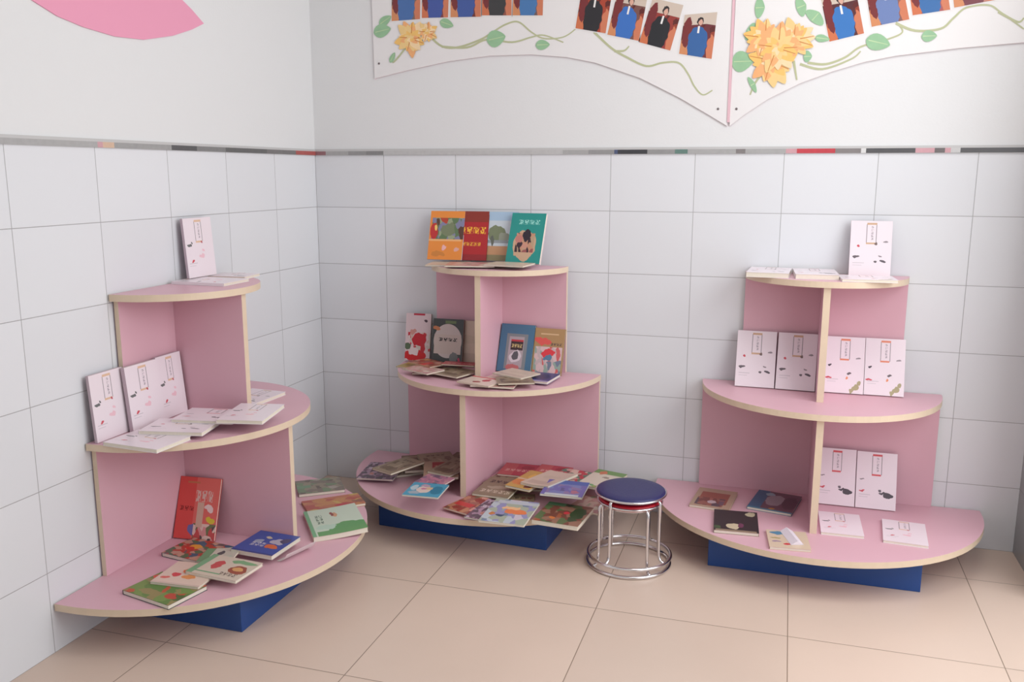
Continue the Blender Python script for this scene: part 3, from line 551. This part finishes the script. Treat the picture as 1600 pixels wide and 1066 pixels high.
# middle unit: top board
flat('thin_booklet', 'thin grey booklet lying under the orange book on the middle unit\'s top', A['cream'], ZT, .680, -.150, .16, .150, .006, 8, (190, 176, 160), bend=.003)
flat('thin_booklet', 'thin cream booklet lying under the red book on the middle unit\'s top', A['pinkcream'], ZT, .800, -.200, .20, .150, .006, 12, (214, 200, 186))
flat('thin_booklet', 'thin cream booklet lying before the landscape book on the middle unit\'s top', A['cream'], ZT, .960, -.205, .17, .130, .006, -6, (220, 204, 190))
zt2 = ZT+.013
stand('picture_book', 'orange picture book standing at the left end of the middle unit\'s top', A['orange'], .642, -.095, zt2, .150, .208, .008, 18, 3, (200, 200, 214))
stand('story_book', 'dark red book with yellow title behind the orange picture book', A['red'], .752, -.080, zt2, .135, .207, .006, 16, 3, (120, 30, 40))
stand('picture_book', 'landscape picture book with a grey-green tree, between red and teal books', A['landscape'], .868, -.066, zt2, .150, .205, .006, 15, 2, (190, 196, 200))
stand('picture_book', 'teal picture book standing rightmost on the middle unit\'s top', A['teal'], .990, -.112, zt2-.006, .150, .212, .016, 21, -7, (232, 214, 222))

# middle unit: middle board
g2 = 'booklets spread on the middle unit'
flat('thin_booklet', 'olive and orange booklet at the left tip of the middle unit\'s middle board', A['yellowolive'], ZM, .545, -.150, .16, .12, .006, -12, (180, 160, 110))
flat('thin_booklet', 'brown-red booklet lying before the grey framed book', A['redbrown'], ZM, .660, -.235, .19, .13, .006, 14, (206, 186, 166))
flat('thin_booklet', 'taupe booklet lying left of the divider near the middle board\'s edge', A['taupe'], ZM, .745, -.270, .15, .14, .006, -20, (214, 200, 180))
flat('thin_booklet', 'pinkish cream booklet on the front edge left of the middle unit\'s divider', A['pinkcream'], ZM, .620, -.290, .15, .10, .006, -24, (220, 200, 186))
flat('thin_booklet', 'cream booklet with red marks before the blue-grey framed book', A['creamred'], ZM, .968, -.235, .145, .17, .007, -14, (226, 206, 196), bend=.012)
flat('thin_booklet', 'navy booklet lying before the tan and red picture book', A['navy'], ZM, 1.085, -.245, .150, .15, .010, -6, (190, 180, 206))
flat('thin_booklet', 'pink and cream booklet at the front edge of the middle unit\'s middle board', A['pinkcream'], ZM, .960, -.385, .17, .12, .006, 4, (226, 210, 196))
flat('thin_booklet', 'cream booklet with a red stripe overlapping the front edge of the middle board', A['creamred'], ZM, .905, -.392, .15, .12, .006, -16, (214, 190, 170))
flat('thin_booklet', 'rust booklet lying between the cherry and grey framed books\' feet', A['redbrown'], ZM, .600, -.190, .10, .15, .005, 60, (190, 150, 120))
flat('thin_booklet', 'small crimson booklet at the foot of the grey framed book', A['crimson'], ZM, .740, -.190, .14, .06, .005, 4, (200, 170, 150))
flat('thin_booklet', 'beige booklet under the pink and cream one at the middle board\'s front', A['taupe'], ZM, 1.030, -.360, .14, .12, .005, 24, (206, 190, 170))
flat('thin_booklet', 'cream booklet right of the divider foot, lying beneath the navy one', A['cream'], ZM, 1.010, -.270, .15, .12, .005, -24, (226, 210, 196))
zz = ZM+.0135
stand('picture_book', 'white picture book with red blossoms leaning leftmost on the middle unit', A['cherry'], .500, -.068, ZM+.0068, .115, .205, .010, 10, 2, (150, 140, 130))
stand('picture_book', 'grey framed book with white arch and dark title, left of the divider', A['arch'], .655, -.114, ZM+.0068, .138, .196, .012, 11, 0, (84, 62, 62))
stand('picture_book', 'narrow cream book mostly hidden behind the grey framed book', A['cream'], .748, -.092, ZM, .160, .196, .008, 8, -2, (190, 170, 150))
stand('picture_book', 'blue-grey framed picture book leaning right of the middle unit\'s divider', A['bluegrey'], .958, -.135, ZM, .150, .200, .012, 19, -5, (50, 70, 76))
stand('picture_book', 'tan and red cartoon picture book at the right of the middle board', A['tanred'], 1.098, -.138, ZM, .128, .190, .010, 17, -4, (150, 120, 80))

# middle unit: base board
flat('story_book', 'taupe book lying over the brown pile, nearest the left tiled wall', A['taupe'], ZB, .500, -.215, .14, .19, .010, 40, (160, 146, 124))
flat('story_book', 'beige book in the middle of the pile behind the light blue magazine', A['beige'], ZB, 1.060, -.470, .15, .18, .010, 10, (170, 150, 124))
flat('story_book', 'red mixed-pattern book between the crimson and cream books', A['redmix'], ZB, 1.110, -.230, .15, .16, .008, 10, (200, 150, 136))
flat('story_book', 'small crimson book at the right end of the back panel, middle unit', A['crimson'], ZB, 1.265, -.130, .11, .10, .008, -6, (160, 70, 80))
flat('story_book', 'taupe book right beside the divider foot, under the beige dark-titled book', A['taupe'], ZB, .960, -.255, .13, .16, .008, -10, (150, 130, 106))
flat('thin_booklet', 'pinkish booklet in the gap right of the blue and purple book', A['pinkcream'], ZB, 1.350, -.390, .13, .16, .006, -16, (214, 190, 176))
flat('magazine', 'purple patterned magazine at the far left of the middle unit\'s base', A['purple'], ZB, .432, -.312, .155, .205, .008, 9, (170, 140, 160))
flat('story_book', 'brown book lying deepest in the pile left of the divider', A['brown'], ZB, .560, -.195, .150, .205, .012, 28, (140, 124, 100))
flat('story_book', 'brown book against the back panel left of the middle unit\'s divider', A['brown'], ZB, .740, -.160, .150, .205, .012, -4, (130, 112, 88))
flat('story_book', 'taupe book lying across the brown books left of the divider', A['taupe'], ZB, .650, -.215, .145, .205, .012, 34, (150, 136, 112))
flat('story_book', 'tan book with a red cover block in the pile left of the divider', A['redblock'], ZB, .715, -.350, .140, .200, .010, 22, (150, 130, 104))
flat('story_book', 'taupe book touching the divider, on the left pile of the middle unit', A['taupe'], ZB, .758, -.330, .110, .200, .010, -14, (150, 134, 112))
flat('thin_booklet', 'pale brown booklet slanting between the purple magazine and the brown pile', A['taupe'], ZB, .540, -.375, .110, .190, .008, -22, (160, 142, 118))
flat('thin_booklet', 'pink and purple booklet behind the teal cartoon booklet', A['pinkpurple'], ZB, .745, -.500, .120, .120, .006, -10, (190, 150, 160))
flat('picture_book', 'teal cartoon booklet at the front left of the middle unit\'s base', A['tealcartoon'], ZB, .762, -.620, .140, .140, .006, 4, (210, 206, 200))
flat('picture_book', 'red-brown booklet lying in front of the middle unit\'s divider', A['redbrown'], ZB, .925, -.560, .140, .175, .007, -20, (206, 150, 130))
flat('story_book', 'crimson book at the back panel right of the middle unit\'s divider', A['crimson'], ZB, .985, -.145, .150, .150, .008, 2, (160, 60, 70))
flat('story_book', 'second crimson book at the middle of the back panel, middle unit', A['crimson'], ZB, 1.130, -.140, .140, .130, .008, -3, (170, 60, 74))
flat('story_book', 'red mixed-pattern book near the back right of the middle unit\'s base', A['redmix'], ZB, 1.225, -.215, .140, .180, .008, -12, (190, 120, 110))
flat('story_book', 'beige book with a dark title right beside the middle unit\'s divider', A['beige'], ZB, .972, -.375, .150, .205, .010, -3, (150, 134, 108))
flat('story_book', 'yellow and orange book between the beige book and the cream one', A['yellow'], ZB, 1.085, -.325, .110, .205, .010, -14, (200, 176, 130))
flat('story_book', 'white and green booklet at the right end of the middle unit\'s base', A['greenwhite'], ZB, 1.355, -.230, .130, .205, .010, -14, (210, 196, 180))
flat('story_book', 'plain cream book with a curled cover at the centre right of the pile', A['cream'], ZB, 1.165, -.330, .140, .190, .010, -24, (220, 204, 188), bend=.016)
flat('picture_book', 'green and brown photo book overhanging the front right of the middle unit', A['greenbrown'], ZB, 1.278, -.560, .175, .195, .016, -5, (216, 200, 184))
flat('picture_book', 'blue and purple book lying on the green and brown photo book', A['bluepurple'], ZB, 1.252, -.425, .160, .165, .008, 2, (200, 206, 206))
flat('magazine', 'thin lavender magazine lying under the light blue one', A['purple'], ZB, 1.030, -.610, .150, .200, .006, -8, (200, 190, 196))
flat('magazine', 'light blue magazine with an orange picture overhanging the middle unit\'s front', A['lightblue'], ZB, 1.092, -.620, .170, .225, .008, 1, (214, 206, 196))

# left unit: top board
stand(WB, 'white booklet standing alone on top of the left unit', WA['leaf'], .036, -.897, ZT+.011, .148, .205, .010, 4, 88, wsp, G)
flat(WB, 'white booklet lying on the left unit\'s top, under the standing one', WA['leaf'], ZT, .125, -.965, .150, .205, .010, 90, WS, G)
flat(WB, 'white booklet lying at the right end of the left unit\'s top', WA['koi'], ZT, .105, -.800, .145, .115, .010, 6, WS, G)
# left unit: middle board
stand(WB, 'white booklet leaning at the left end of the left unit\'s middle board', WA['leaf'], .030, -1.380, ZM, .142, .208, .010, 4, 90, wsp, G)
stand(WB, 'white booklet leaning second of three on the left unit\'s middle board', WA['leaf'], .052, -1.248, ZM, .150, .208, .014, 5, 89, wsp, G)
stand(WB, 'white booklet leaning beside the divider on the left unit\'s middle board', WA['leaf'], .050, -1.110, ZM, .124, .210, .010, 5, 90, wsp, G)
flat(WB, 'white booklet lying nearest the left end of the left unit\'s middle board', WA['leaf'], ZM, .178, -1.398, .205, .145, .012, -4, WS, G)
flat(WB, 'white booklet lying second from the left on the left unit\'s middle board', WA['dots'], ZM, .205, -1.275, .205, .145, .012, 12, WS, G)
flat(WB, 'white booklet lying half under others near the left unit\'s middle divider', WA['koi'], ZM, .245, -1.170, .205, .145, .010, 10, WS, G)
flat(WB, 'white booklet lying at the board edge before the left unit\'s upper divider', WA['leaf'], ZM, .375, -1.140, .150, .205, .012, 12, WS, G)
flat(WB, 'white booklet lying right of the left unit\'s upper divider', WA['dots'], ZM, .180, -.850, .150, .215, .012, -4, WS, G)
# left unit: base board
stand('picture_book', 'red cartoon picture book standing against the left unit\'s lower divider', A['redkids'], .106, -1.117, ZB, .155, .212, .010, 20, 5, (206, 80, 80))
flat('picture_book', 'colourful collage book lying before the red standing book', A['collage'], ZB, .195, -1.212, .195, .140, .014, -8, (40, 60, 84))
flat('thin_booklet', 'green and white booklet lying on the colourful collage book', A['openpage'], ZB, .295, -1.240, .120, .100, .006, 14, (224, 212, 196), bend=.012)
flat('picture_book', 'blue picture book with orange figure beside the left unit\'s divider', A['blue'], ZB, .402, -1.137, .160, .165, .014, -3, (230, 220, 214))
flat('picture_book', 'green farm picture book lying front-left on the left unit\'s base', A['green'], ZB, .268, -1.478, .200, .145, .014, -12, (40, 54, 66))
flat('picture_book', 'cream picture book with fruit lying on the green farm book', A['creamfruit'], ZB, .285, -1.390, .165, .150, .008, 4, (216, 196, 180))
flat('picture_book', 'cream and green booklet lying in the middle of the left unit\'s base', A['greencream'], ZB, .378, -1.334, .190, .135, .010, -4, (220, 204, 190))
flat('notebook', 'grey-green notebook lying deepest behind the left unit\'s divider', A['greygreen'], ZB, .265, -.535, .180, .160, .012, 36, (150, 140, 124))
flat('notebook', 'orange-brown book lying behind the green hills notebook', A['orangeflat'], ZB, .405, -.680, .220, .120, .010, 42, (190, 150, 100))
flat('notebook', 'white notebook with green hills and curled corner at the left unit\'s right end', A['notebook'], ZB, .508, -.860, .190, .250, .018, 38, (226, 210, 196), bend=.010)
# white folded paper lying on the small cream booklet
b = MB(); b.mesh([(-.022, -.06, 0), (.022, -.06, 0), (.022, .06, 0), (-.022, .06, 0), (.0, -.06, .014), (.0, .06, .014)], [(0, 3, 2, 1), (0, 4, 5, 3), (4, 1, 2, 5), (0, 1, 4), (3, 5, 2)])
tag(b.build('folded_paper', [mat('lilac_white_paper', (232, 222, 232), .6)], None, (2.078, -.51, ZB+.0110), (0, 0, math.radians(18))), 'white folded paper strip lying on the small cream booklet', 'paper')
# loose curled sheets sticking out beside the blue picture book on the left unit
def sheet_paper(x, y, z, rz, w, h, lift, label):
    b = MB(); n = 8; vs = []
    for i in range(n+1):
        u = i/n
        for v in (0, 1): vs.append((w*(u-.5), h*(v-.5), lift*u**2.2))
    vs2 = [(a, c, d+.0006) for a, c, d in vs]; m = len(vs)
    b.mesh(vs+vs2, [(m+2*i, m+2*i+2, m+2*i+3, m+2*i+1) for i in range(n)]+[(2*i, 2*i+1, 2*i+3, 2*i+2) for i in range(n)]+[(2*i, 2*i+2, m+2*i+2, m+2*i) for i in range(n)]+[(2*i+1, m+2*i+1, m+2*i+3, 2*i+3) for i in range(n)]+[(2*n, 2*n+1, m+2*n+1, m+2*n), (0, m, m+1, 1)])
    return tag(b.build('loose_paper', [mat('white_paper', (232, 224, 222), .7)], None, (x, y, z), (0, 0, rz)), label, 'paper')
sheet_paper(.512, -1.13, ZB+.0006, math.radians(-16), .05, .13, .034, 'white curled paper sticking up beside the blue picture book')
